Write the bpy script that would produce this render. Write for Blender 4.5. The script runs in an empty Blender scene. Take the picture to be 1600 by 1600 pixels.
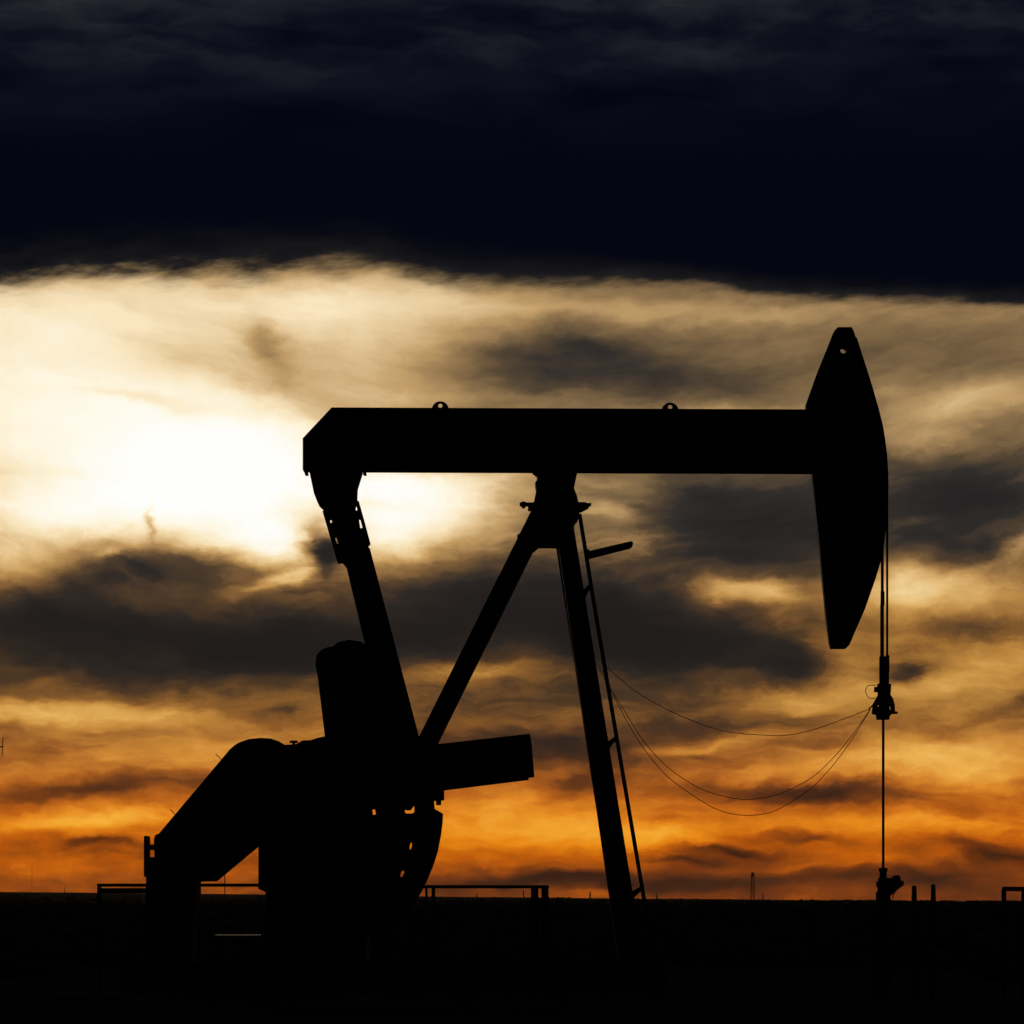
import bpy, bmesh, math, random
from mathutils import Vector, noise
from mathutils.geometry import tessellate_polygon

random.seed(7)
scene = bpy.context.scene
COL = scene.collection

# ------------------------------------------------------------------ camera
EYE, DIST = 1.5, 60.0                    # eye height, distance to the pumpjack
K = 14.88 / 1600 / DIST                  # radians per photo pixel
HOR = 1404.0                             # photo row of eye level
cam = bpy.data.cameras.new('camera')
cam.sensor_width = 36.0
cam.lens = 36.0 / (1600 * K)
cam.shift_y = (HOR - 800) / 1600
cam.clip_start, cam.clip_end = 0.5, 40000
cam_ob = bpy.data.objects.new('camera', cam)
cam_ob.location = (0, 0, EYE)
cam_ob.rotation_euler = (math.radians(90), 0, 0)
COL.objects.link(cam_ob)
scene.camera = cam_ob

# ------------------------------------------------------------------ exposure
vs = scene.view_settings
vs.view_transform, vs.look, vs.exposure, vs.gamma = 'Standard', 'None', 0.0, 1.0
vs.use_curve_mapping = False

# ------------------------------------------------------------------ world: sunset sky with cloud layers
SUN_AZ, SUN_EL = (400 - 800) * K, (HOR - 745) * K        # azimuth from +Y towards +X, elevation
world = bpy.data.worlds.new('World')
scene.world = world
world.use_nodes = True
NT = world.node_tree
NT.nodes.clear()
N, LK = NT.nodes, NT.links


def node(kind, **props):
    n = N.new(kind)
    for k, v in props.items():
        setattr(n, k, v)
    return n


def put(sock, val):
    if hasattr(val, 'links'):
        LK.new(val, sock)
    else:
        sock.default_value = val


def M(op, a, b=0.0, c=0.0, clamp=False):
    n = node('ShaderNodeMath', operation=op, use_clamp=clamp)
    put(n.inputs[0], a)
    put(n.inputs[1], b)
    if op in ('MULTIPLY_ADD', 'SMOOTH_MIN', 'SMOOTH_MAX'):
        put(n.inputs[2], c)
    return n.outputs[0]


def smooth(x, a, b, lo=0.0, hi=1.0):
    n = node('ShaderNodeMapRange', interpolation_type='SMOOTHSTEP')
    put(n.inputs[0], x)
    for i, v in enumerate((a, b, lo, hi)):
        put(n.inputs[1 + i], v)
    return n.outputs[0]


def lin(c):
    return tuple((v / 255 / 12.92) if v <= 10 else ((v / 255 + 0.055) / 1.055) ** 2.4 for v in c) + (1.0,)


def ramp(x, stops):
    n = node('ShaderNodeValToRGB')
    cr = n.color_ramp
    cr.interpolation = 'LINEAR'
    while len(cr.elements) < len(stops):
        cr.elements.new(0.5)
    for e, (p, c) in zip(cr.elements, stops):
        e.position = p
        e.color = lin(c)
    put(n.inputs[0], x)
    return n.outputs[0]


def mix(f, a, b):
    n = node('ShaderNodeMix', data_type='RGBA')
    put(n.inputs[0], f)
    put(n.inputs[6], a)
    put(n.inputs[7], b)
    return n.outputs[2]


def vec(x, y, z=0.0):
    n = node('ShaderNodeCombineXYZ')
    for i, v in enumerate((x, y, z)):
        put(n.inputs[i], v)
    return n.outputs[0]


def fbm(v, detail=6, rough=0.55, dist=0.0, color=False):
    n = node('ShaderNodeTexNoise', noise_dimensions='3D')
    put(n.inputs['Vector'], v)
    n.inputs['Scale'].default_value = 1.0
    n.inputs['Detail'].default_value = detail
    n.inputs['Roughness'].default_value = rough
    n.inputs['Distortion'].default_value = dist
    return n.outputs['Color' if color else 'Fac']


tc = node('ShaderNodeTexCoord').outputs['Generated']
sep = node('ShaderNodeSeparateXYZ')
LK.new(tc, sep.inputs[0])
dx, dy, dz = sep.outputs
U = M('DIVIDE', M('ARCTAN2', dx, dy), K)                       # azimuth, in steps of K radians
hyp = M('SQRT', M('ADD', M('MULTIPLY', dx, dx), M('MULTIPLY', dy, dy)))
V = M('DIVIDE', M('MAXIMUM', dz, 0.0), M('MULTIPLY', M('MAXIMUM', hyp, 0.02), K))   # slope above the horizon
AU = M('ABSOLUTE', U)

# wind-drawn streaks: the coordinates are bent by broad and by fine turbulence
big = node('ShaderNodeVectorMath', operation='MULTIPLY_ADD')
LK.new(fbm(vec(M('DIVIDE', U, 330), M('DIVIDE', V, 190), 3.1), 2, 0.5, color=True), big.inputs[0])
big.inputs[1].default_value = (110, 60, 0)
big.inputs[2].default_value = (-55, -30, 0)
small = node('ShaderNodeVectorMath', operation='MULTIPLY_ADD')
LK.new(fbm(vec(M('DIVIDE', U, 70), M('DIVIDE', V, 38), 7.7), 5, 0.6, color=True), small.inputs[0])
small.inputs[1].default_value = (64, 38, 0)
small.inputs[2].default_value = (-32, -19, 0)
w1 = node('ShaderNodeVectorMath', operation='ADD')
LK.new(vec(U, V), w1.inputs[0])
LK.new(big.outputs[0], w1.inputs[1])
w2 = node('ShaderNodeVectorMath', operation='ADD')
LK.new(w1.outputs[0], w2.inputs[0])
LK.new(small.outputs[0], w2.inputs[1])
WARP = w2.outputs[0]
wsep = node('ShaderNodeSeparateXYZ')
LK.new(WARP, wsep.inputs[0])
WU, WV = wsep.outputs[0], wsep.outputs[1]


def clouds(blobs, start):
    """sum of soft elongated cloud banks; each one: photo x, y, radius along, radius across, tilt, weight"""
    # the running sum rides in z of the coordinate, so that the banks are worked through one after another
    acc = vec(WU, WV, start)
    for px, py, rx, ry, rot, amp in blobs:
        cx_, cy_ = px - 800, HOR - py
        if rot == 0:
            m = node('ShaderNodeVectorMath', operation='MULTIPLY_ADD')
            LK.new(acc, m.inputs[0])
            m.inputs[1].default_value = (1 / rx, 1 / ry, 0)
            m.inputs[2].default_value = (-cx_ / rx, -cy_ / ry, 0)
            d = node('ShaderNodeVectorMath', operation='DOT_PRODUCT')
            LK.new(m.outputs[0], d.inputs[0])
            LK.new(m.outputs[0], d.inputs[1])
            d2 = d.outputs['Value']
        else:
            c_, s_ = math.cos(math.radians(rot)), math.sin(math.radians(rot))
            par = []
            for ax, ay in ((c_ / rx, s_ / rx), (-s_ / ry, c_ / ry)):
                d = node('ShaderNodeVectorMath', operation='DOT_PRODUCT')
                LK.new(acc, d.inputs[0])
                d.inputs[1].default_value = (ax, ay, 0)
                q_ = M('SUBTRACT', d.outputs['Value'], ax * cx_ + ay * cy_)
                par.append(q_)
            d2 = M('MULTIPLY_ADD', par[0], par[0], M('MULTIPLY', par[1], par[1]))
        g = M('POWER', 0.36788, d2)
        add = node('ShaderNodeVectorMath', operation='MULTIPLY_ADD')
        LK.new(g, add.inputs[0])
        add.inputs[1].default_value = (0, 0, amp)
        LK.new(acc, add.inputs[2])
        acc = add.outputs[0]
    last = node('ShaderNodeSeparateXYZ')
    LK.new(acc, last.inputs[0])
    return last.outputs[2]


BANKS = [
    # the veiled sun and its glow
    (340, 752, 180, 84, 0, 0.94), (250, 700, 400, 160, -8, 0.70), (640, 805, 95, 58, 0, 0.92),
    (405, 846, 74, 38, 0, 0.80), (120, 800, 170, 46, 0, 0.50), (730, 775, 95, 48, 0, 0.34), (600, 860, 70, 24, 0, 0.40), (20, 690, 200, 140, 0, 0.30), (90, 745, 160, 12, -4, -0.14), (300, 655, 250, 50, -10, 0.26), (200, 632, 120, 9, -6, -0.22), (610, 752, 100, 20, 0, 0.50), (630, 790, 60, 7, -4, -0.20),
    # upper left veil
    (200, 490, 420, 70, 0, 0.46), (540, 465, 220, 40, 0, 0.26), (580, 545, 130, 70, 0, 0.18), (20, 560, 150, 90, 0, 0.20),
    (425, 545, 66, 26, -55, -0.26), (300, 500, 220, 20, -16, -0.12), (230, 545, 240, 16, -20, -0.10),
    (640, 610, 120, 18, 4, 0.12), (560, 630, 160, 18, -10, -0.08), (240, 630, 110, 9, -6, -0.12), (90, 590, 120, 10, -14, -0.08),
    # upper middle and right veil
    (880, 545, 110, 34, 0, -0.25), (1010, 585, 170, 30, 0, -0.26), (800, 590, 100, 24, 0, -0.14), (930, 540, 60, 14, -10, -0.10),
    (1060, 488, 360, 18, 0, 0.18), (750, 500, 120, 40, 0, 0.12), (1500, 640, 140, 26, 10, 0.32), (1430, 690, 70, 18, 4, 0.16), (1400, 610, 60, 16, 8, 0.10),
    (1150, 632, 160, 10, 4, 0.14), (1500, 560, 150, 40, 6, -0.06), (1560, 500, 90, 14, 8, 0.06),
    # dark bank right of the post and beyond the horse head
    (1510, 775, 140, 50, 0, -0.44), (1450, 850, 160, 28, -4, -0.26), (1610, 852, 40, 22, 30, 0.30),
    (1175, 815, 150, 74, 0, -0.42), (1060, 800, 80, 70, 0, -0.20), (940, 755, 60, 12, -4, 0.14), (985, 825, 90, 60, 0, 0.14),
    (935, 803, 42, 13, 0, 0.22), (985, 855, 60, 22, 18, 0.14), (1190, 930, 90, 20, 0, 0.52),
    (1080, 1015, 190, 56, 0, -0.44), (950, 960, 120, 80, 0, -0.32), (1240, 1045, 60, 26, 0, -0.28),
    (1150, 875, 130, 16, 0, -0.16),
    # golden clouds on the right
    (1490, 930, 130, 36, 0, 0.46), (1480, 1080, 220, 120, 0, 0.10), (1410, 930, 50, 60, 0, 0.26), (1510, 985, 110, 16, -6, -0.14),
    (1500, 1060, 150, 40, 10, 0.22), (1415, 1052, 46, 13, 6, -0.42), (1250, 1100, 90, 22, 0, 0.26), (1320, 1030, 60, 50, 0, 0.22),
    (1560, 1110, 90, 12, 24, -0.14), (1350, 1190, 200, 24, 6, 0.28), (1080, 1172, 110, 10, 8, 0.24),
    (1540, 1195, 120, 28, 4, 0.26), (1190, 1130, 150, 14, 6, -0.12), (1050, 1120, 80, 26, 0, -0.12),
    # big dark bank on the left
    (260, 1000, 340, 62, 0, -0.43), (280, 890, 120, 34, 0, -0.38), (150, 915, 110, 26, 20, -0.18),
    (470, 1015, 160, 46, 0, -0.30), (500, 858, 32, 40, 0, -0.95), (60, 985, 160, 40, 0, -0.14),
    (430, 905, 70, 10, 16, 0.42), (243, 812, 7, 30, 8, -0.60), (0, 880, 90, 36, 0, 0.30), (185, 872, 26, 9, 10, 0.24), (190, 850, 50, 16, 24, -0.10),
    # golden stripes on the left
    (150, 1112, 280, 19, 0, 0.40), (220, 1165, 260, 34, 2, 0.22), (130, 1234, 200, 15, 3, -0.24),
    (430, 1112, 60, 14, 0, -0.22), (150, 1284, 180, 18, 4, 0.34), (150, 1320, 90, 8, -5, -0.20),
    (60, 1165, 110, 12, 3, -0.10), (60, 1360, 140, 14, 0, 0.08),
    # middle, between the legs
    (750, 945, 150, 62, 0, -0.46), (650, 1005, 80, 24, 0, -0.20), (750, 1050, 120, 14, 3, 0.28),
    (800, 1105, 140, 26, 0, -0.08), (800, 1170, 170, 28, 0, -0.26), (960, 1185, 90, 36, 0, -0.18),
    (900, 1228, 70, 12, 0, -0.16),
    # bright band low in the middle, dull bands by the horizon
    (800, 1294, 220, 40, 0, 0.22), (1010, 1302, 130, 18, 0, 0.26), (1400, 1292, 220, 14, 0, 0.20),
    (1250, 1243, 180, 17, -3, -0.38), (1130, 1326, 60, 8, -6, -0.30), (1070, 1340, 60, 8, -5, -0.22),
    (1250, 1312, 80, 8, -6, -0.18), (1550, 1335, 100, 18, -12, -0.22), (1430, 1372, 130, 16, 0, -0.22),
    (1080, 1378, 200, 13, 0, -0.24), (860, 1372, 200, 12, 4, -0.30), (1290, 1352, 120, 9, 4, 0.12), (1570, 1392, 120, 12, 0, -0.12),
]
upper = smooth(V, 330, 620)
BV = M('SUBTRACT', WV, M('MULTIPLY', M('MULTIPLY', upper, smooth(AU, 1200, 3000, 1.0, 0.0)), M('MULTIPLY', M('MULTIPLY', WU, WU), 0.00019)))
streak = fbm(vec(M('DIVIDE', WU, 260), M('DIVIDE', BV, 40), 1.3), 7, 0.60)
rough_amt = M('MULTIPLY_ADD', smooth(V, 560, 760), -0.45, 1.0)
puff = fbm(vec(M('DIVIDE', WU, 84), M('DIVIDE', WV, 46), 5.9), 7, 0.62)
# base brightness of the cloud layer by height above the horizon
base = ramp(M('DIVIDE', V, 1000),
            [(0.0, (108,) * 3), (0.05, (116,) * 3), (0.10, (142,) * 3), (0.17, (146,) * 3), (0.24, (124,) * 3),
             (0.33, (116,) * 3), (0.45, (106,) * 3), (0.60, (112,) * 3), (0.76, (120,) * 3), (0.95, (130,) * 3)])
gam = node('ShaderNodeGamma')
LK.new(base, gam.inputs[0])
gam.inputs[1].default_value = 1 / 2.2
bsep = node('ShaderNodeSeparateColor')
LK.new(gam.outputs[0], bsep.inputs[0])
wisp = fbm(vec(M('DIVIDE', WU, 52), M('DIVIDE', BV, 10), 8.3), 4, 0.6)
t = clouds(BANKS, bsep.outputs[0])
t = M('MULTIPLY_ADD', M('SUBTRACT', streak, 0.5), M('MULTIPLY', rough_amt, 0.46), t)
t = M('MULTIPLY_ADD', M('SUBTRACT', puff, 0.5), M('MULTIPLY', rough_amt, 0.34), t)
t = M('MULTIPLY_ADD', M('SUBTRACT', wisp, 0.5), M('MULTIPLY', rough_amt, 0.13), t)
t = M('MULTIPLY', t, smooth(AU, 1000, 7000, 1.0, 0.22))        # the glow fades round to the east
t = M('SUBTRACT', M('SMOOTH_MAX', t, 0.02, 0.34), 0.03)         # thick cloud never goes quite black
T = M('DIVIDE', t, 1.4)
low = ramp(T, [(0.0, (40, 18, 10)), (0.12, (66, 32, 14)), (0.26, (124, 56, 12)), (0.38, (196, 94, 6)), (0.50, (238, 138, 16)),
               (0.64, (252, 176, 46)), (0.80, (255, 205, 90)), (1.0, (255, 240, 190))])
mid = ramp(T, [(0.0, (24, 25, 27)), (0.10, (40, 36, 33)), (0.22, (78, 56, 36)), (0.35, (138, 93, 44)), (0.48, (192, 138, 64)),
               (0.62, (228, 178, 96)), (0.80, (246, 222, 160)), (1.0, (255, 253, 240))])
high = ramp(M('DIVIDE', t, 1.8),
            [(0.0, (30, 31, 34)), (0.093, (46, 44, 43)), (0.187, (86, 71, 53)), (0.28, (138, 111, 75)), (0.39, (194, 158, 106)),
             (0.50, (230, 201, 155)), (0.61, (250, 230, 192)), (0.74, (255, 246, 222)), (0.88, (255, 253, 242)), (1.0, (255, 255, 254))])
sky = mix(smooth(V, 60, 330), low, mid)
sky = mix(smooth(V, 380, 640), sky, high)

# the heavy dark deck overhead with its ragged lower edge
fc = node('ShaderNodeFloatCurve')
cv = fc.mapping.curves[0]
edge_pts = [(-600, 462), (0, 460), (110, 444), (250, 440), (400, 430), (560, 424), (640, 442), (740, 450), (900, 450),
            (1060, 452), (1200, 464), (1330, 475), (1480, 484), (1600, 488), (2200, 492)]
pts = [((x + 600) / 2800, (y - 380) / 120) for x, y in edge_pts]
while len(cv.points) < len(pts):
    cv.points.new(0.5, 0.5)
for p, (a, b) in zip(cv.points, pts):
    p.location = (a, b)
fc.mapping.update()
put(fc.inputs['Value'], M('DIVIDE', M('ADD', U, 1400.0), 2800.0, clamp=True))
edge = M('SUBTRACT', HOR - 380, M('MULTIPLY', fc.outputs[0], 120.0))
rag = fbm(vec(M('DIVIDE', M('ADD', U, M('MULTIPLY', M('SUBTRACT', V, 960.0), -1.0)), 62), M('DIVIDE', V, 22), 9.2), 6, 0.58)
rag2 = fbm(vec(M('DIVIDE', U, 260), M('DIVIDE', V, 60), 2.2), 3, 0.5)
over = M('SUBTRACT', V, edge)
over = M('MULTIPLY_ADD', M('SUBTRACT', rag, 0.5), smooth(U, -300, 0, 62.0, 30.0), over)
over = M('MULTIPLY_ADD', M('SUBTRACT', rag2, 0.5), 26.0, over)
deck_a = smooth(over, smooth(U, -300, 300, -20.0, -6.0), smooth(U, -300, 300, 30.0, 14.0))
veil = M('MULTIPLY', smooth(V, 1130, 1420),
         smooth(fbm(vec(M('DIVIDE', WU, 300), M('DIVIDE', WV, 75), 4.4), 6, 0.55), 0.26, 0.80))
deck = ramp(veil, [(0.0, (3, 5, 17)), (0.35, (15, 18, 29)), (0.7, (31, 34, 41)), (1.0, (46, 49, 52))])
rim = ramp(smooth(over, 4, smooth(U, -300, 300, 100.0, 48.0)), [(0.0, (33, 32, 33)), (0.25, (22, 22, 25)), (0.6, (12, 12, 19)), (1.0, (3, 5, 17))])
deck = mix(smooth(over, 60, 200), rim, deck)
sky = mix(deck_a, sky, deck)

sun_el, sun_rot = SUN_EL, SUN_AZ
nishita = node('ShaderNodeTexSky', sky_type='NISHITA', sun_disc=False, sun_elevation=sun_el, sun_rotation=sun_rot,
               air_density=1.6, dust_density=3.0)
LK.new(tc, nishita.inputs[0]) if nishita.inputs else None
bg_sky = node('ShaderNodeBackground')
LK.new(nishita.outputs[0], bg_sky.inputs[0])
bg_sky.inputs[1].default_value = 0.05
bg_cloud = node('ShaderNodeBackground')
LK.new(sky, bg_cloud.inputs[0])
bg_cloud.inputs[1].default_value = 1.0
ms = node('ShaderNodeMixShader')
LK.new(M('MULTIPLY_ADD', deck_a, 0.002, 0.998), ms.inputs[0])      # clouds cover nearly all of the clear sky
LK.new(bg_sky.outputs[0], ms.inputs[1])
LK.new(bg_cloud.outputs[0], ms.inputs[2])
LK.new(ms.outputs[0], node('ShaderNodeOutputWorld').inputs[0])

world.cycles.sampling_method = 'MANUAL'
world.cycles.sample_map_resolution = 256
scene.cycles.max_bounces = 3
scene.cycles.adaptive_threshold = 0.02
scene.cycles.adaptive_min_samples = 12
scene.cycles.use_denoising = True

# ------------------------------------------------------------------ sun, veiled by thin cloud
sun = bpy.data.lights.new('sun', 'SUN')
sun.energy, sun.angle, sun.color = 0.12, math.radians(3), (1.0, 0.78, 0.5)
sun_ob = bpy.data.objects.new('sun', sun)
sd = Vector((math.sin(SUN_AZ) * math.cos(SUN_EL), math.cos(SUN_AZ) * math.cos(SUN_EL), math.sin(SUN_EL)))
sun_ob.rotation_euler = (-sd).to_track_quat('-Z', 'Y').to_euler()
sun_ob.location = (-30, 200, 60)
COL.objects.link(sun_ob)


# ------------------------------------------------------------------ materials
def material(name, color, color2, scale, rough, metallic=0.0, bump=0.2, spec=0.12):
    m = bpy.data.materials.new(name)
    m.use_nodes = True
    nt = m.node_tree
    b = nt.nodes['Principled BSDF']
    c = nt.nodes.new('ShaderNodeTexCoord')
    n = nt.nodes.new('ShaderNodeTexNoise')
    n.inputs['Scale'].default_value = scale
    n.inputs['Detail'].default_value = 6
    n.inputs['Roughness'].default_value = 0.6
    nt.links.new(c.outputs['Object'], n.inputs['Vector'])
    r = nt.nodes.new('ShaderNodeValToRGB')
    r.color_ramp.elements[0].position, r.color_ramp.elements[1].position = 0.38, 0.66
    r.color_ramp.elements[0].color = (*color, 1)
    r.color_ramp.elements[1].color = (*color2, 1)
    nt.links.new(n.outputs['Fac'], r.inputs[0])
    nt.links.new(r.outputs[0], b.inputs['Base Color'])
    b.inputs['Roughness'].default_value = rough
    b.inputs['Metallic'].default_value = metallic
    b.inputs['Specular IOR Level'].default_value = spec
    if bump:
        bp = nt.nodes.new('ShaderNodeBump')
        bp.inputs['Strength'].default_value = bump
        bp.inputs['Distance'].default_value = 0.02
        nt.links.new(n.outputs['Fac'], bp.inputs['Height'])
        nt.links.new(bp.outputs[0], b.inputs['Normal'])
    return m


PAINT = material('dark_painted_steel', (0.035, 0.036, 0.04), (0.055, 0.045, 0.038), 3.0, 0.75, 0.0, 0.2, 0.04)
RUST = material('weathered_steel', (0.05, 0.035, 0.028), (0.085, 0.055, 0.035), 6.0, 0.9, 0.0, 0.2, 0.0)
ROPE = material('wire_rope', (0.03, 0.03, 0.03), (0.05, 0.05, 0.05), 40.0, 0.9, 0.0, 0.2, 0.0)
BRIGHT = material('glint_plate_steel', (0.03, 0.028, 0.025), (0.16, 0.15, 0.14), 5.0, 0.6, 1.0, 0.1)
RUBBER = material('black_cable_sheath', (0.02, 0.02, 0.02), (0.03, 0.03, 0.03), 30.0, 0.8)
CONCRETE = material('concrete', (0.08, 0.065, 0.05), (0.13, 0.11, 0.09), 2.5, 1.0, 0.0, 0.2, 0.0)
DIRT = material('dry_dirt', (0.050, 0.036, 0.025), (0.085, 0.062, 0.042), 0.35, 1.0, 0.0, 0.6, 0.0)
SHRUB = material('dry_scrub', (0.035, 0.032, 0.018), (0.06, 0.05, 0.03), 4.0, 1.0, 0.0, 0.0, 0.0)
TOWER = material('far_mast_steel', (0.08, 0.05, 0.045), (0.11, 0.07, 0.06), 0.5, 0.8)


# ------------------------------------------------------------------ mesh helpers
def P(px, py, Y=DIST):
    """the point at distance Y that the photograph shows at pixel px, py"""
    return Vector(((px - 800) * K * Y, Y, EYE + (HOR - py) * K * Y))


class MB:
    def __init__(self):
        self.bm = bmesh.new()

    def solid(self, rings, cap=True):
        """closed skin over a list of rings with equal counts"""
        vs_ = [[self.bm.verts.new(p) for p in r] for r in rings]
        n = len(vs_[0])
        for a, b in zip(vs_, vs_[1:]):
            for i in range(n):
                self.bm.faces.new((a[i], a[(i + 1) % n], b[(i + 1) % n], b[i]))
        if cap:
            self.bm.faces.new(vs_[0][::-1])
            self.bm.faces.new(vs_[-1])
        return self

    def prism(self, outer, Y, half, holes=()):
        """a plate whose outline and holes are given as they show at depth Y, extruded along Y"""
        loops = [[P(x, y, Y) for x, y in outer]] + [[P(x, y, Y) for x, y in h] for h in holes]
        flat = [p for l in loops for p in l]
        tris = tessellate_polygon([[Vector((p.x, p.z, 0)) for p in l] for l in loops])
        fr = [self.bm.verts.new((p.x, p.y - half, p.z)) for p in flat]
        bk = [self.bm.verts.new((p.x, p.y + half, p.z)) for p in flat]
        for a, b, c in tris:
            try:
                self.bm.faces.new((fr[a], fr[b], fr[c]))
                self.bm.faces.new((bk[c], bk[b], bk[a]))
            except ValueError:
                pass
        k = 0
        for l in loops:
            n = len(l)
            for i in range(n):
                a, b = k + i, k + (i + 1) % n
                self.bm.faces.new((fr[a], bk[a], bk[b], fr[b]))
            k += n
        return self

    def box(self, x0, x1, y0, y1, z0, z1):
        return self.solid([[(x0, y0, z), (x1, y0, z), (x1, y1, z), (x0, y1, z)] for z in (z0, z1)])

    def pbox(self, px0, px1, py0, py1, Y, half):
        return self.prism([(px0, py0), (px1, py0), (px1, py1), (px0, py1)], Y, half)

    def tube(self, pts, r, n=8, r2=None):
        pts = [Vector(p) for p in pts]
        rings = []
        for i, p in enumerate(pts):
            d = (pts[min(i + 1, len(pts) - 1)] - pts[max(i - 1, 0)]).normalized()
            ref = Vector((0, 1, 0)) if abs(d.y) < 0.9 else Vector((1, 0, 0))
            u = d.cross(ref).normalized()
            v = d.cross(u)
            rr = r if r2 is None else r + (r2 - r) * i / (len(pts) - 1)
            rings.append([p + (u * math.cos(a) + v * math.sin(a)) * rr for a in
                          [2 * math.pi * j / n for j in range(n)]])
        return self.solid(rings)

    def bar(self, a, b, w, d, w2=None):
        """flat bar from a to b, w wide in the side view and d deep"""
        a, b = Vector(a), Vector(b)
        u = (b - a).normalized()
        s = u.cross(Vector((0, 1, 0))).normalized() * (w / 2)
        t_ = s.cross(u).normalized() * (d / 2)
        k = (w2 or w) / w
        return self.solid([[p + s * q + t_, p - s * q + t_, p - s * q - t_, p + s * q - t_] for p, q in ((a, 1), (b, k))])

    def hbeam(self, a, b, w, d, th=0.02, w2=None):
        """rolled H section from a to b: two flanges and a web"""
        a, b = Vector(a), Vector(b)
        u = (b - a).normalized()
        s = u.cross(Vector((0, 1, 0))).normalized()
        w2 = w2 or w
        for k in (-1, 1):
            self.bar(a + s * k * (w - th) / 2, b + s * k * (w2 - th) / 2, th, d)
        return self.bar(a, b, w - 2 * th, th, w2 - 2 * th)

    def lathe(self, x, y, prof, n=16):
        return self.solid([[(x + r * math.cos(2 * math.pi * j / n), y + r * math.sin(2 * math.pi * j / n), z)
                            for j in range(n)] for z, r in prof])

    def ycyl(self, px, py, Y, r, half, n=24):
        c = P(px, py, Y)
        return self.solid([[(c.x + r * math.cos(2 * math.pi * j / n), c.y + s * half, c.z + r * math.sin(2 * math.pi * j / n))
                            for j in range(n)] for s in (-1, 1)])

    def build(self, name, mat, parent=None, loc=None, label=None):
        bmesh.ops.recalc_face_normals(self.bm, faces=self.bm.faces)
        root = parent
        while root is not None and root.parent:
            root = root.parent
        off = Vector(loc) if loc is not None else (root.location if root is not None else Vector((0, 0, 0)))
        for v in self.bm.verts:
            v.co -= off
        me = bpy.data.meshes.new(name)
        self.bm.to_mesh(me)
        self.bm.free()
        me.materials.append(mat)
        o = bpy.data.objects.new(name, me)
        COL.objects.link(o)
        if parent is not None:
            o.parent = parent
        else:
            o.location = off
        if label:
            o['label'] = label
        return o


def tag(o, label, cat, group=None):
    o['label'], o['category'] = label, cat
    if group:
        o['group'] = group
    return o


def thing(name, loc, label, cat, group=None):
    o = bpy.data.objects.new(name, None)
    o.location = loc
    o.empty_display_size = 0.3
    COL.objects.link(o)
    return tag(o, label, cat, group)


def circle(px, py, r, n=12):
    return [(px + r * math.cos(2 * math.pi * i / n), py + r * math.sin(2 * math.pi * i / n)) for i in range(n)]


# ------------------------------------------------------------------ ground
def ground_z(x, y):
    f = min(max((y - 250) / 4200, 0.0), 1.0)
    f = f * f * (3 - 2 * f)
    tilt = 2.6 - 620 * 0.0118 * 2.2 * math.tanh(x / (620 * 2.2))
    roll = 0.9 * noise.fractal(Vector((x / 160, y / 420, 0.3)), 1.0, 2.0, 4) * f
    micro = 0.05 * noise.fractal(Vector((x / 2.3, y / 2.3, 5.0)), 1.0, 2.0, 3)
    if y < 100 and -12 < x < 12:
        micro *= 0.5
    return tilt * f + roll + micro - 0.03


def make_ground():
    ys = [-900, -400, -150, -60, 0, 20, 34]
    y = 40.0
    while y < 9000:
        ys.append(y)
        y += max(0.35, (y - 40) * 0.035)
    ys.append(9000)
    me = bpy.data.meshes.new('ground')
    vs_, fs = [], []
    nx = 150
    for y in ys:
        half = max(14.0, abs(y) * 0.16 + 8)
        us = [-1 + 2 * i / nx for i in range(nx + 1)]
        row = [u * half for u in us]
        far = 6000
        row = [-far, -half - (far - half) * 0.2] + row + [half + (far - half) * 0.2, far]
        for x in row:
            z = ground_z(x, y)
            vs_.append((x, y, z))
    w = nx + 5
    for j in range(len(ys) - 1):
        for i in range(w - 1):
            a = j * w + i
            fs.append((a, a + 1, a + w + 1, a + w))
    me.from_pydata(vs_, [], fs)
    me.polygons.foreach_set('use_smooth', [True] * len(fs))
    me.materials.append(DIRT)
    o = bpy.data.objects.new('ground', me)
    o['kind'] = 'structure'
    COL.objects.link(o)


make_ground()

pad = MB().box(-6.6, 2.4, 58.2, 61.8, -0.3, 0.12).build('concrete_pad', CONCRETE)
pad['kind'] = 'structure'

# low scrub out to the skyline: too many to count
sm_v, sm_f = [], []
for i in range(5200):
    y = 75 * (3000 / 75) ** random.random()
    x = random.uniform(-1, 1) * (y * 0.15 + 4)
    if y < 90 and abs(x) < 9:
        continue
    h = random.uniform(0.12, 0.42) if y < 260 else random.uniform(0.3, 0.9)
    w_ = h * random.uniform(0.8, 1.9)
    z = ground_z(x, y)
    n = 6
    b0 = len(sm_v)
    for lev, rr in ((0.0, 0.75), (0.45, 1.0), (0.8, 0.66)):
        for j in range(n):
            a = 2 * math.pi * j / n + lev
            q = rr * w_ * random.uniform(0.65, 1.15)
            sm_v.append((x + q * math.cos(a), y + q * math.sin(a), z - 0.05 + h * lev * random.uniform(0.85, 1.15)))
    sm_v.append((x, y, z + h))
    for l in (0, 1):
        for j in range(n):
            k = (j + 1) % n
            sm_f.append((b0 + l * n + j, b0 + l * n + k, b0 + (l + 1) * n + k, b0 + (l + 1) * n + j))
    for j in range(n):
        sm_f.append((b0 + 2 * n + j, b0 + 2 * n + (j + 1) % n, b0 + 3 * n))
me = bpy.data.meshes.new('scrub')
me.from_pydata(sm_v, [], sm_f)
me.materials.append(SHRUB)
sc_ob = bpy.data.objects.new('scrub', me)
sc_ob['kind'] = 'stuff'
sc_ob['label'] = 'low dry scrub scattered over the dark plain to the skyline'
COL.objects.link(sc_ob)

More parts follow.
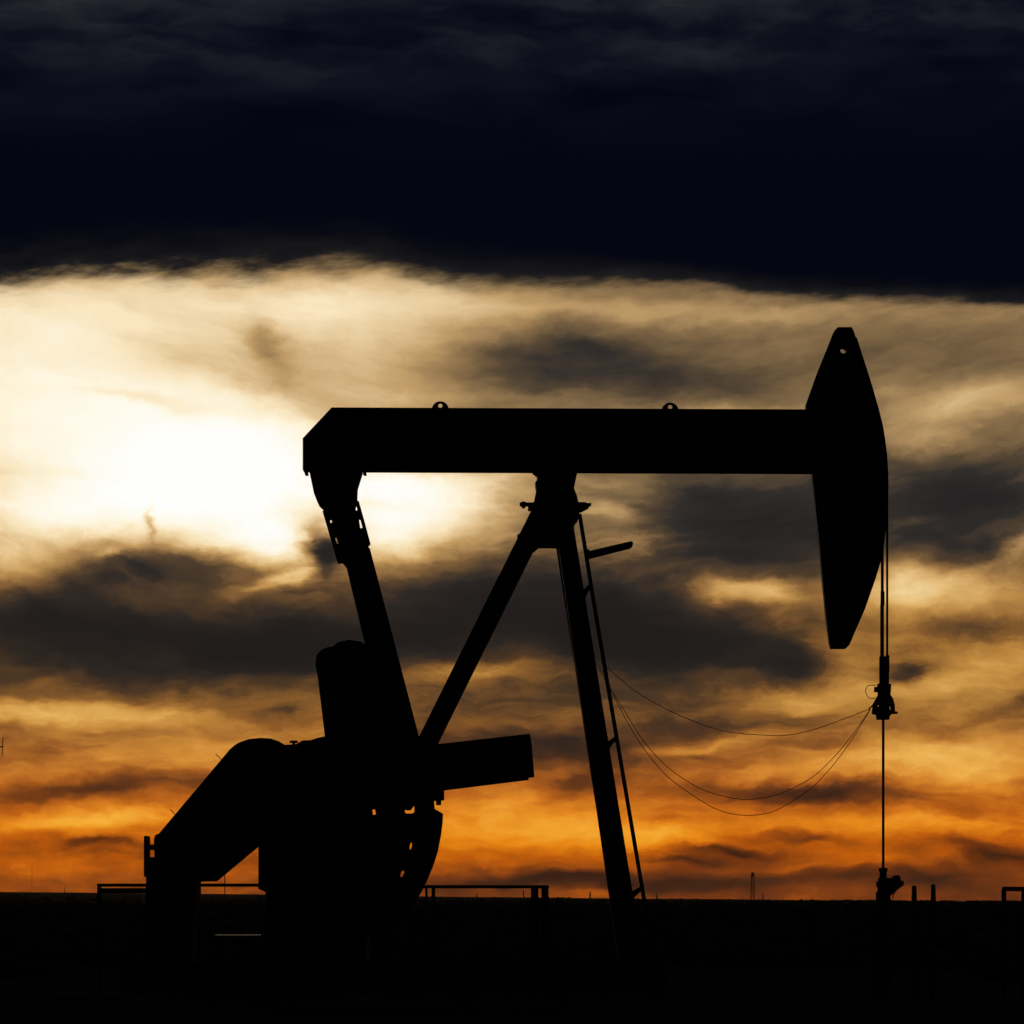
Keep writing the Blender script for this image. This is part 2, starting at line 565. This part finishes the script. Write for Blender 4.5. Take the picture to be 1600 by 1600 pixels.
# ------------------------------------------------------------------ evening haze over the plain
hz = MB().box(-6050, 6050, -950, 9050, -24, 46).build('haze', DIRT)
hz['kind'] = 'stuff'
hz['label'] = 'thin evening haze lying over the plain'
hm = bpy.data.materials.new('haze')
hm.use_nodes = True
hn = hm.node_tree
hn.nodes.clear()
pv = hn.nodes.new('ShaderNodeVolumePrincipled')
pv.inputs['Color'].default_value = (0.9, 0.85, 0.8, 1)
pv.inputs['Density'].default_value = 0.00002
pv.inputs['Anisotropy'].default_value = 0.5
hn.links.new(pv.outputs[0], hn.nodes.new('ShaderNodeOutputMaterial').inputs['Volume'])
hz.data.materials.clear()
hz.data.materials.append(hm)

# ------------------------------------------------------------------ the pumpjack
Y0 = DIST
PJ = thing('pumpjack', (-0.6, Y0, 0.12), 'large black pumpjack with raised beam and horse head against the sunset', 'pumpjack')

# walking beam: web, flanges, stiffeners
b = MB()
b.prism([(520, 643), (478, 689), (478, 732), (1272, 735), (1262, 646)], Y0, 0.02)
b.prism([(519, 639), (1261, 642), (1261, 646), (520, 643.4)], Y0, 0.19)                 # top flange
b.prism([(474, 732), (1272, 734.6), (1273, 739), (474, 736)], Y0, 0.19)                # bottom flange
b.prism([(519, 639), (474, 687), (474, 732.4), (478, 732.4), (478, 689), (520.5, 643)], Y0, 0.19)
for x in (566, 640, 720, 836, 900, 990, 1080, 1170, 1240):
    b.pbox(x - 1, x + 1, 642, 735.5, Y0, 0.18)
beam = b.build('walking_beam', PAINT, PJ)
for ex, ey in ((688, 640), (1047, 642)):
    arc = [(ex + 13.2 * math.cos(a), ey - 12.8 * math.sin(a)) for a in [math.pi * i / 14 for i in range(15)]]
    MB().prism([(ex + 14.5, ey + 2)] + arc + [(ex - 14.5, ey + 2)], Y0, 0.02, [circle(ex, ey - 6, 3.5)]).build('lifting_eye', PAINT, beam)
for bx in (479, 570):
    MB().pbox(bx - 2.2, bx + 2.2, 735, 742, Y0, 0.16).build('clamp_bolt', PAINT, beam)

# horse head
head_pts = [(1308, 513), (1329.5, 513), (1332.5, 518), (1337, 531), (1342.5, 549), (1352.5, 580), (1361, 607), (1371, 642), (1377.5, 668),
            (1381, 690), (1384, 714), (1385.6, 740), (1386, 765), (1385, 795), (1383, 822), (1379.5, 850), (1375, 876), (1366, 906), (1350, 952),
            (1330, 998), (1325.5, 1009), (1321, 1013.5), (1298, 1013.5), (1295.5, 1005), (1290, 962), (1286, 920), (1280, 856), (1273, 790), (1268, 738),
            (1260, 646), (1258.5, 634), (1262, 624), (1277.5, 581), (1292.5, 544), (1302.5, 519)]
hd = MB().prism(head_pts, Y0, 0.13, [circle(1317, 549, 5.2)]).build('horse_head', PAINT, PJ)
face = [(x, y) for x, y in head_pts[3:21]]
inner = [(x - 3.5, y) for x, y in face][::-1]
MB().prism(face + inner, Y0, 0.24).build('face_plate', PAINT, hd)

# bridle ropes from the head down to the carrier
for x, dyy, y_top in ((1386.2, -0.12, 745), (1378.6, 0.12, 846)):
    r = MB().tube([P(x, y_top, Y0 + dyy), P(x, 1076, Y0 + dyy)], 0.0165 if x > 1380 else 0.022).build('bridle_rope', ROPE, PJ)
    if x < 1380:
        MB().tube([P(x - 0.3, 944, Y0 + dyy), P(x - 0.3, 1030, Y0 + dyy)], 0.028).build('rope_sleeve', RUST, r)
    MB().tube([P(x + 0.4, 1024 if x > 1380 else 924, Y0 + dyy), P(x + 0.4, 1050 if x > 1380 else 946, Y0 + dyy)], 0.03).build('rope_socket', RUST, r)

# samson post: two front legs, two rear legs, top casting
for s in (-1, 1):
    MB().hbeam(P(878.5, 800, Y0 + s * 0.3), P(992.5, 1545, Y0 + s * 1.05), 0.255, 0.26, 0.03, 0.36).build('samson_post_leg', PAINT, PJ)
    MB().hbeam(P(852.5, 788, Y0 + s * 0.28), P(488.5, 1522, Y0 + s * 0.75), 0.285, 0.26, 0.03).build('rear_brace_leg', PAINT, PJ)
MB().tube([P(870.5, 852, Y0 + 0.2), P(880, 915, Y0 + 0.25), P(900, 1040, Y0 + 0.45), P(922, 1190, Y0 + 0.6), P(955, 1400, Y0 + 0.8), P(976, 1540, Y0 + 0.9)],
          0.02).build('conduit', RUST, PJ)
for yy, wd in ((960, 0.9), (1180, 1.4), (1390, 1.9)):
    xx = 878.5 + (yy - 800) * 0.153
    MB().tube([P(xx, yy, Y0) + Vector((0, -wd / 2, 0)), P(xx, yy, Y0) + Vector((0, wd / 2, 0))], 0.05).build('cross_brace', PAINT, PJ)
sb = MB().prism([(832, 737.5), (838, 741), (840, 752), (836, 757), (838, 768), (834, 788), (829, 803), (815, 834), (808, 839), (809, 846),
                 (833, 861), (842, 854), (868, 854), (884, 858), (899, 860), (896, 820), (903, 812), (906, 800), (901, 778), (896, 765), (899, 752), (902, 737.5)],
                Y0, 0.33).build('saddle_bearing', PAINT, PJ)
for x0, x1 in ((836, 843), (893, 900)):
    MB().pbox(x0, x1, 735.5, 741, Y0, 0.37).build('saddle_clamp', PAINT, sb)
pf = MB().prism([(812, 786.5), (924, 787.5), (923, 790), (812, 790)], Y0, 0.16).build('service_platform', RUST, PJ)
MB().prism([(825, 790), (834, 786), (834, 797), (825, 797.5)], Y0, 0.16).pbox(815, 821, 785, 793, Y0, 0.14).build('platform_bracket', RUST, pf)
MB().prism([(902, 786), (915, 786), (920, 793), (909, 799), (903, 800)], Y0, 0.16).build('platform_bracket', RUST, pf)

# ladder with its stiles, rungs, stand-offs and folded gate bar
ld = MB()
for s in (-1, 1):
    ld.bar(P(905.5, 803, Y0 + s * 0.21), P(930, 955, Y0 + s * 0.21), 0.058, 0.03)
    ld.bar(P(930, 955, Y0 + s * 0.21), P(1032, 1556, Y0 + s * 0.21), 0.058, 0.03)
lad = ld.build('ladder', PAINT, PJ)
for i in range(23):
    yy = 830 + i * 31.5
    xx = 909.8 + (yy - 830) * 0.162 if yy < 955 else 930 + (yy - 955) * 0.1697
    MB().tube([P(xx, yy, Y0 - 0.2), P(xx, yy, Y0 + 0.2)], 0.014, 6).build('rung', PAINT, lad)
for yy in (920, 1157, 1391):
    lx = 930 + (yy - 955) * 0.1697 if yy > 955 else 924
    gx = 878.5 + (yy - 800) * 0.153 + 12
    MB().prism([(gx, yy + 6), (lx - 4, yy - 6), (lx + 2, yy - 5), (lx + 1, yy), (lx - 5, yy + 3), (gx + 6, yy + 15), (gx, yy + 20)], Y0, 0.22).build('stand_off', PAINT, lad)
MB().prism([(914, 858), (922, 862.5), (984, 848), (988, 848.5), (988.5, 852.5), (985, 855.5), (925, 870.5), (918, 873)], Y0, 0.24).build('gate_bar', PAINT, lad)

# equalizer and tail bearing
MB().prism([(484, 735.5), (566, 736.5), (558, 762), (557, 784), (552, 800), (510, 800), (498, 789), (492, 774)], Y0, 0.3).build('tail_bearing', PAINT, PJ)
MB().ycyl(537, 806, Y0, 0.13, 0.98).build('equalizer_beam', PAINT, PJ)
fork = MB().prism([(504, 799), (513, 795), (556, 780), (561, 784), (571, 820), (579, 850), (575, 855), (576, 868), (541, 887), (535, 880), (528, 881)], Y0, 0.05,
                  [[(553, 787), (555.5, 786), (558.5, 797), (557, 799)], [(561, 812), (563, 812), (566.5, 825), (563, 826)],
                   [(515.5, 813), (518, 812), (519, 817), (516.5, 817.5)], [(523.5, 841), (525.5, 840), (529, 849.5), (526.5, 850.5)]]).build('equalizer_yoke', PAINT, PJ)
# pitman arms down to the crank pins
MB().prism([(530, 800), (549, 796), (563, 850), (578, 857), (657, 1160), (655, 1176), (630, 1176), (552, 884), (546, 852)], Y0 - 1.0, 0.09).build('pitman_arm', PAINT, PJ)
MB().prism([(526, 806), (545, 802), (566, 880), (640, 1166), (636, 1178), (612, 1178), (541, 885), (537, 850)], Y0 + 1.0, 0.09).build('pitman_arm', PAINT, PJ)

# cranks with two counterweights each
for s in (-1, 1):
    Yc = Y0 + s * 1.28
    if s < 0:
        arm = [(470, 1187), (685, 1163), (828, 1147), (831, 1166), (835, 1214), (826, 1215), (693, 1233), (480, 1259)]
        up = [(511, 1205), (513, 1060), (512, 1024), (518, 1013), (530, 1004), (547, 1001), (564, 1003.5), (584, 1014), (600, 1036), (640, 1165), (645, 1200)]
    else:
        arm = [(466, 1190), (685, 1166), (824, 1151), (827, 1170), (826, 1218.5), (693, 1235), (476, 1263)]
        up = [(511, 1205), (509, 1156), (497, 1056), (493.5, 1040), (495.5, 1025), (503, 1016.5), (514, 1012), (550, 1010), (590, 1040), (628, 1165)]
    cr = MB().prism(arm, Yc, 0.13).ycyl(492, 1221, Yc, 0.42, 0.2).build('crank_arm', PAINT, PJ)
    MB().ycyl(640, 1178, Yc - s * 0.16, 0.17, 0.22).build('crank_pin', RUST, cr)
    MB().prism(up, Yc - s * 0.02, 0.19).build('counterweight', PAINT, cr)
    holes = [[(581, 1265), (586.5, 1264), (588, 1273), (582.5, 1274)],
             [(632, 1263), (634.5, 1266), (641, 1266), (645, 1261), (647.5, 1258), (648, 1269), (644, 1271.5), (635, 1271.5), (632, 1268)],
             [(641, 1317), (643.8, 1316.4), (644, 1323), (642.5, 1327), (640, 1328), (639.6, 1322)],
             [(627.5, 1361), (631, 1360), (632.4, 1364), (629, 1370), (625.4, 1371), (625.2, 1366)]]
    if s > 0:
        holes = [[(x + 0.3 * (1 if x > sum(q[0] for q in h) / len(h) else -1), y + 0.3 * (1 if y > sum(q[1] for q in h) / len(h) else -1)) for x, y in h] for h in holes]
    lowp = [(520, 1243), (676, 1232), (679, 1264), (692, 1271.5), (691.5, 1284), (689, 1304), (684, 1330), (677, 1352), (668, 1374), (658, 1394),
            (648, 1411), (632, 1432), (610, 1452), (580, 1465), (545, 1462), (524, 1440)]
    if s > 0:
        lowp = [(x - 2, y) for x, y in lowp]
    MB().prism(lowp, Yc - s * 0.02, 0.19, holes).build('counterweight', PAINT, cr)
    MB().prism([(664, 1230), (694, 1230), (694, 1250.5), (689.5, 1250.5), (689, 1258), (681.5, 1258), (681.5, 1251.5), (664, 1251.5)], Yc - s * 0.02, 0.1).build('counterweight_clamp', PAINT, cr)

# gear reducer and its pedestal
gr = MB().prism([(430, 1180), (450, 1167), (467, 1166.3), (477, 1160.5), (490, 1160), (500, 1156.5), (512, 1154), (560, 1156), (572, 1175), (574, 1290), (430, 1290)], Y0, 0.85)
gear = gr.build('gear_reducer', PAINT, PJ)
MB().pbox(457, 461.2, 1157, 1170, Y0, 0.03).pbox(453, 465, 1157.4, 1160.8, Y0, 0.05).build('breather_cap', RUST, gear)
MB().prism([(409, 1288), (575, 1288), (575, 1500), (420, 1500), (420, 1394), (409, 1389)], Y0, 0.8).build('reducer_pedestal', PAINT, PJ)

# belt guard over the sheaves
bg = MB().prism([(250, 1302.5), (360, 1172), (367, 1165.5), (375, 1160.5), (390, 1155.5), (407, 1153.6), (424, 1154.5), (437, 1159), (450, 1167), (468, 1190), (468, 1264), (455, 1280),
                 (409, 1318), (338, 1377), (310, 1377.5), (262, 1377.5), (248, 1366), (243, 1340), (242, 1312), (244, 1305)], Y0 - 1.75, 0.17).build('belt_guard', PAINT, PJ)
for a, c in (((337, 1178.5), (349, 1189)), ((266, 1264.5), (276, 1275))):
    MB().tube([P(*a, Y0 - 1.75), P(*c, Y0 - 1.75)], 0.0055, 6).build('guard_pin', RUST, bg)
MB().tube([P(351.3, 1362, Y0 - 1.75), P(351.3, 1404, Y0 - 1.75)], 0.007, 6).build('guard_stay', RUST, bg)

# electric motor on its slide base, beside the guard
mt = MB().ycyl(279, 1345, Y0 - 0.7, 0.29, 0.62).build('electric_motor', PAINT, PJ)
for i in range(14):
    a = math.pi * 2 * i / 14
    c = P(279, 1345, Y0 - 0.7)
    q = Vector((math.cos(a), 0, math.sin(a)))
    MB().bar(c + q * 0.285, c + q * 0.325, 0.012, 0.95).build('cooling_fin', PAINT, mt)
MB().pbox(227.6, 231.8, 1306.5, 1370, Y0 - 0.9, 0.3).build('motor_cover', PAINT, PJ)
MB().pbox(231, 245, 1320, 1328, Y0 - 0.9, 0.2).pbox(231, 250, 1339.5, 1370, Y0 - 0.9, 0.25).build('terminal_box', PAINT, PJ)
MB().pbox(233, 310, 1366, 1420, Y0 - 0.7, 0.5).pbox(240, 304, 1420, 1502, Y0 - 0.7, 0.45).build('motor_stand', PAINT, PJ)

# skid
for s in (-1, 1):
    y = Y0 + s * 1.05
    MB().hbeam((-5.6, y, 0.36), (2.2, y, 0.36), 0.48, 0.3, 0.03).build('skid_beam', RUST, PJ)
for i in range(7):
    x = -5.3 + i * 1.2
    MB().box(x - 0.09, x + 0.09, Y0 - 0.88, Y0 + 0.88, 0.2, 0.5).build('skid_tie', RUST, PJ)
MB().box(-4.17, -3.53, Y0 - 2.25, Y0 - 1.85, 0.96, 0.99).build('glint_plate', BRIGHT, PJ)  # added plate, set to mirror the low sky as a thin pale glint
for x in (-4.1, -3.6):
    MB().box(x - 0.03, x + 0.03, Y0 - 2.1, Y0 - 2.0, 0.1, 0.958).build('glint_plate_leg', PAINT, PJ)

# ------------------------------------------------------------------ carrier bar, polished rod, wellhead
ch = thing('carrier_bar', P(1380, 1124), 'black carrier bar hung from the bridle, clamping the polished rod', 'carrier bar')
MB().prism([(1374.5, 1026), (1388.5, 1026), (1388.5, 1069), (1392, 1069), (1391, 1086), (1395, 1092), (1397.5, 1102), (1398, 1112), (1402, 1112), (1402, 1115.2), (1394, 1115.6),
            (1390, 1118.5), (1389, 1124.5), (1370, 1124.5), (1369, 1117), (1362.5, 1115.3), (1364, 1100), (1368, 1093), (1372, 1086), (1371, 1069), (1374.5, 1068)], Y0, 0.075,
           [[(1388.5, 1103.5), (1391.5, 1104), (1392, 1109.5), (1390.3, 1110)], [(1370.5, 1102), (1373.5, 1102), (1373.5, 1104), (1371, 1104.2)]]).build('rod_clamp', RUST, ch)
MB().pbox(1366, 1374, 1073.5, 1081.5, Y0, 0.05).build('load_cell', PAINT, ch)
MB().tube([P(1369, 1071), P(1362, 1070.6), P(1356, 1071.4), P(1353, 1076), P(1352.6, 1081), P(1355, 1087.5), P(1359, 1091), P(1368, 1091)], 0.0055, 6).build('cell_lead', RUBBER, ch)
MB().tube([P(1373, 1092), P(1364, 1102), P(1358.5, 1107), P(1358.5, 1110)], 0.011, 6).build('cable_hook', RUST, ch)
MB().tube([P(1380, 1118), P(1380, 1392)], 0.0195, 10).build('polished_rod', RUST, ch)

wh = thing('wellhead', (P(1380, 1400).x, Y0, 0), 'squat black wellhead with stuffing box and side valve below the polished rod', 'wellhead')
cx = P(1380, 1400).x
pr = [(1356, 4), (1356.5, 7), (1361, 7), (1362, 5.6), (1371, 5.6), (1372, 8), (1377, 8), (1377.5, 11), (1386, 11), (1386.5, 9), (1393, 9), (1394, 11.5), (1440, 11.5), (1441, 17), (1452, 17),
      (1453, 12), (1510, 12), (1511, 19), (1522, 19), (1523, 15), (1566, 15)]
body = MB().lathe(cx, Y0, [(EYE + (HOR - y) * K * Y0, r * K * Y0) for y, r in pr]).build('casing_head', RUST, wh)
MB().prism([(1384, 1372), (1396, 1371.5), (1396, 1388), (1392, 1398), (1386, 1400)], Y0, 0.06).build('flow_tee', RUST, wh)
sv = MB().prism([(1395, 1369.5), (1398, 1367.6), (1404, 1367.8), (1406.5, 1371), (1406.5, 1376), (1411, 1376), (1411.5, 1384), (1405, 1386), (1399, 1391), (1393, 1399), (1390, 1396)], Y0, 0.08).build('side_valve', RUST, wh)
MB().tube([P(1408, 1386), P(1403, 1389), P(1397, 1396), P(1394.6, 1404)], 0.0075, 6).build('drain_hose', RUBBER, sv)
MB().tube([P(1390, 1478), P(1420, 1478), P(1430, 1490), P(1430, 1566)], 0.05).build('flow_line', RUST, wh)

# slack cables from the samson post to the carrier bar
CB = 'slack cables between the post and the carrier bar'
cables = [
    ([(926, 1019), (945, 1040), (972, 1063), (1000, 1085), (1060, 1117), (1130, 1142), (1200, 1149), (1235, 1148), (1275, 1139), (1330, 1119), (1358.5, 1108)], 0.0,
     'thin slack cable sagging least, highest of the three by the carrier bar'),
    ([(927, 1024), (941, 1048), (957, 1080), (980, 1118), (1000, 1150), (1024, 1180), (1052, 1206), (1094, 1232), (1130, 1244), (1161, 1249), (1192, 1247), (1225, 1238), (1270, 1214), (1300, 1186), (1322, 1161), (1340, 1137), (1358.5, 1110)], 0.02,
     'thin slack cable in the middle, between the highest and lowest sags'),
    ([(927, 1030), (940, 1052), (956, 1082), (978, 1124), (1000, 1161), (1024, 1193), (1052, 1221), (1105, 1257), (1136, 1270), (1165, 1274), (1192, 1272), (1217, 1264), (1262, 1236), (1290, 1209), (1311, 1184), (1336, 1148), (1358.5, 1111)], 0.06,
     'thin slack cable sagging lowest of the three above the plain'),
]


def catmull(p, n=6):
    out = []
    for i in range(len(p) - 1):
        a, b_, c, d = p[max(i - 1, 0)], p[i], p[i + 1], p[min(i + 2, len(p) - 1)]
        for j in range(n):
            q = j / n
            out.append(tuple(0.5 * (2 * b_[k] + (c[k] - a[k]) * q + (2 * a[k] - 5 * b_[k] + 4 * c[k] - d[k]) * q * q + (3 * b_[k] - a[k] - 3 * c[k] + d[k]) * q ** 3)
                       for k in (0, 1)))
    return out + [p[-1]]


for pts_, dyy, lab in cables:
    tag(MB().tube([P(x, y, Y0 + dyy) for x, y in catmull(pts_)], 0.0052, 5).build('slack_cable', RUBBER, loc=P(*pts_[0], Y0 + dyy)), lab, 'cable', CB)

# ------------------------------------------------------------------ guard rails, posts, gate frame, antenna
YR = 63.5


def rail(name, posts, x0, x1, ytop, low, lab):
    t_ = thing(name, (P(x0, 0, YR).x, YR, 0), lab, 'guard rail', 'guard rails behind the pumpjack')
    for a, c in posts:
        z1 = P(0, ytop, YR).z
        MB().box(P(a, 0, YR).x, P(c, 0, YR).x, YR - 0.05, YR + 0.05, -0.2, z1 - 0.012).build('post', RUST, t_)
    MB().pbox(x0, x1, ytop, ytop + 5, YR - 0.08, 0.028).build('top_rail', RUST, t_)
    if low:
        MB().pbox(x0, x0 + 150, low, low + 8, YR - 0.08, 0.028).build('lower_rail', RUST, t_)
    return t_


rail('guard_rail', [(152.5, 158), (228, 234), (300, 305), (428, 433)], 152, 436, 1380.6, 1387.6, 'long low metal guard rail behind the belt guard, left of the reducer')
rail('guard_rail', [(636, 641), (664.5, 668), (674.5, 680), (829.5, 841), (846, 857)], 622, 857.5, 1383, None, 'short metal guard rail with paired end posts, between counterweight and front legs')

YP = 61.0
for x0, x1, yt, lab in ((1425.3, 1431.6, 1384, 'shorter left post of two beside the wellhead'), (1455.4, 1461.2, 1381.8, 'taller right post of two beside the wellhead')):
    c0, c1 = P((x0 + x1) / 2, yt, YP), P((x0 + x1) / 2, 1560, YP)
    c1.z = -0.1
    o = MB().tube([c1, Vector((c1.x, YP, 1.38)), c0], (x1 - x0 + 5.5) / 2 * K * YP, 10, (x1 - x0 + 0.8) / 2 * K * YP).build('marker_post', RUST, loc=(c1.x, YP, 0))
    tag(o, lab, 'post', 'posts beside the wellhead')

gf = thing('pipe_gate', (P(1569, 0, YP).x, YP, 0), 'square pipe frame at the right edge of the photo, right of the posts', 'pipe frame')
for x in (1568.6, 1599.6, 1631):
    MB().tube([(P(x, 0, YP).x, YP, -0.1), P(x, 1390, YP)], 0.036).build('post', RUST, gf)
MB().tube([P(1566, 1389, YP), P(1634, 1389, YP)], 0.033).build('top_bar', RUST, gf)

an = thing('antenna', (P(-46, 0, 58).x, 58, 0), 'thin aerial arm poking in at the left edge, above the plain', 'antenna')
MB().tube([(P(-46, 0, 58).x, 58, -0.1), P(-46, 1140, 58)], 0.03).build('mast', RUST, an)
MB().tube([P(-48, 1166.8, 58), P(5.6, 1166.8, 58)], 0.009, 6).build('boom', RUST, an)
for x, a, c in ((4.6, 1152, 1181), (-10, 1151, 1183), (-26, 1150, 1184)):
    MB().tube([P(x, a, 58), P(x - 1.2, c, 58)], 0.0055, 6).build('element', RUST, an)

# ------------------------------------------------------------------ far masts on the skyline
def far_pt(px, Y):
    x = (px - 800) * K * Y
    return Vector((x, Y, ground_z(x, Y)))


Yd = 2600.0
bse = far_pt(1176, Yd)
top = P(1176, 1363.5, Yd).z
dk = thing('drilling_derrick', bse, 'tall lattice derrick far off on the skyline, between ladder and wellhead', 'derrick')
H = top - bse.z
wb, wt = 1.15, 0.85
corner = [(-1, -1), (1, -1), (1, 1), (-1, 1)]
m = MB()
for sx, sy in corner:
    m.tube([bse + Vector((sx * wb, sy * wb, -1)), bse + Vector((sx * wt, sy * wt, H - 2.2))], 0.20, 5)
m.build('leg', TOWER, dk)
m = MB()
lev = 9
for i in range(lev):
    z0, z1 = (H - 2.4) * i / lev, (H - 2.4) * (i + 1) / lev
    w0, w1_ = wb + (wt - wb) * i / lev, wb + (wt - wb) * (i + 1) / lev
    for j in range(4):
        a, c = corner[j], corner[(j + 1) % 4]
        m.tube([bse + Vector((a[0] * w0, a[1] * w0, z0)), bse + Vector((c[0] * w1_, c[1] * w1_, z1))], 0.08, 4)
        m.tube([bse + Vector((a[0] * w1_, a[1] * w1_, z1)), bse + Vector((c[0] * w1_, c[1] * w1_, z1))], 0.08, 4)
m.build('bracing', TOWER, dk)
m = MB()
m.box(bse.x - 0.95, bse.x + 0.95, bse.y - 0.95, bse.y + 0.95, top - 2.5, top)
m.build('crown_block', TOWER, dk)

PG = 'far poles on the skyline'
for px, yt, Y, r, lab in (
        (50, 1348, 3000, 0.22, 'faint slender mast far left on the skyline, left of the guard rail'),
        (101, 1385, 2200, 0.35, 'short stubby pole on the skyline near the left guard rail end'),
        (745, 1396, 2400, 0.6, 'small stump of a pole under the middle of the right guard rail'),
        (818, 1391.5, 2000, 0.5, 'small pole under the right guard rail, beside its paired posts'),
        (922, 1393, 2500, 0.85, 'short thick pole on the skyline just left of the front legs'),
        (1026, 1397, 2500, 0.7, 'short pole on the skyline just right of the ladder foot'),
        (1192, 1396, 2400, 0.55, 'short pole just right of the far lattice derrick'),
        (1250, 1405.5, 2300, 0.9, 'tiny dark hump-like pole between derrick and wellhead')):
    q = far_pt(px, Y)
    tp = P(px, yt, Y)
    ob = MB().tube([q - Vector((0, 0, 0.5)), tp], r * 0.65, 6, r * 0.45).build('far_pole', TOWER, loc=q)
    tag(ob, lab, 'pole', PG)
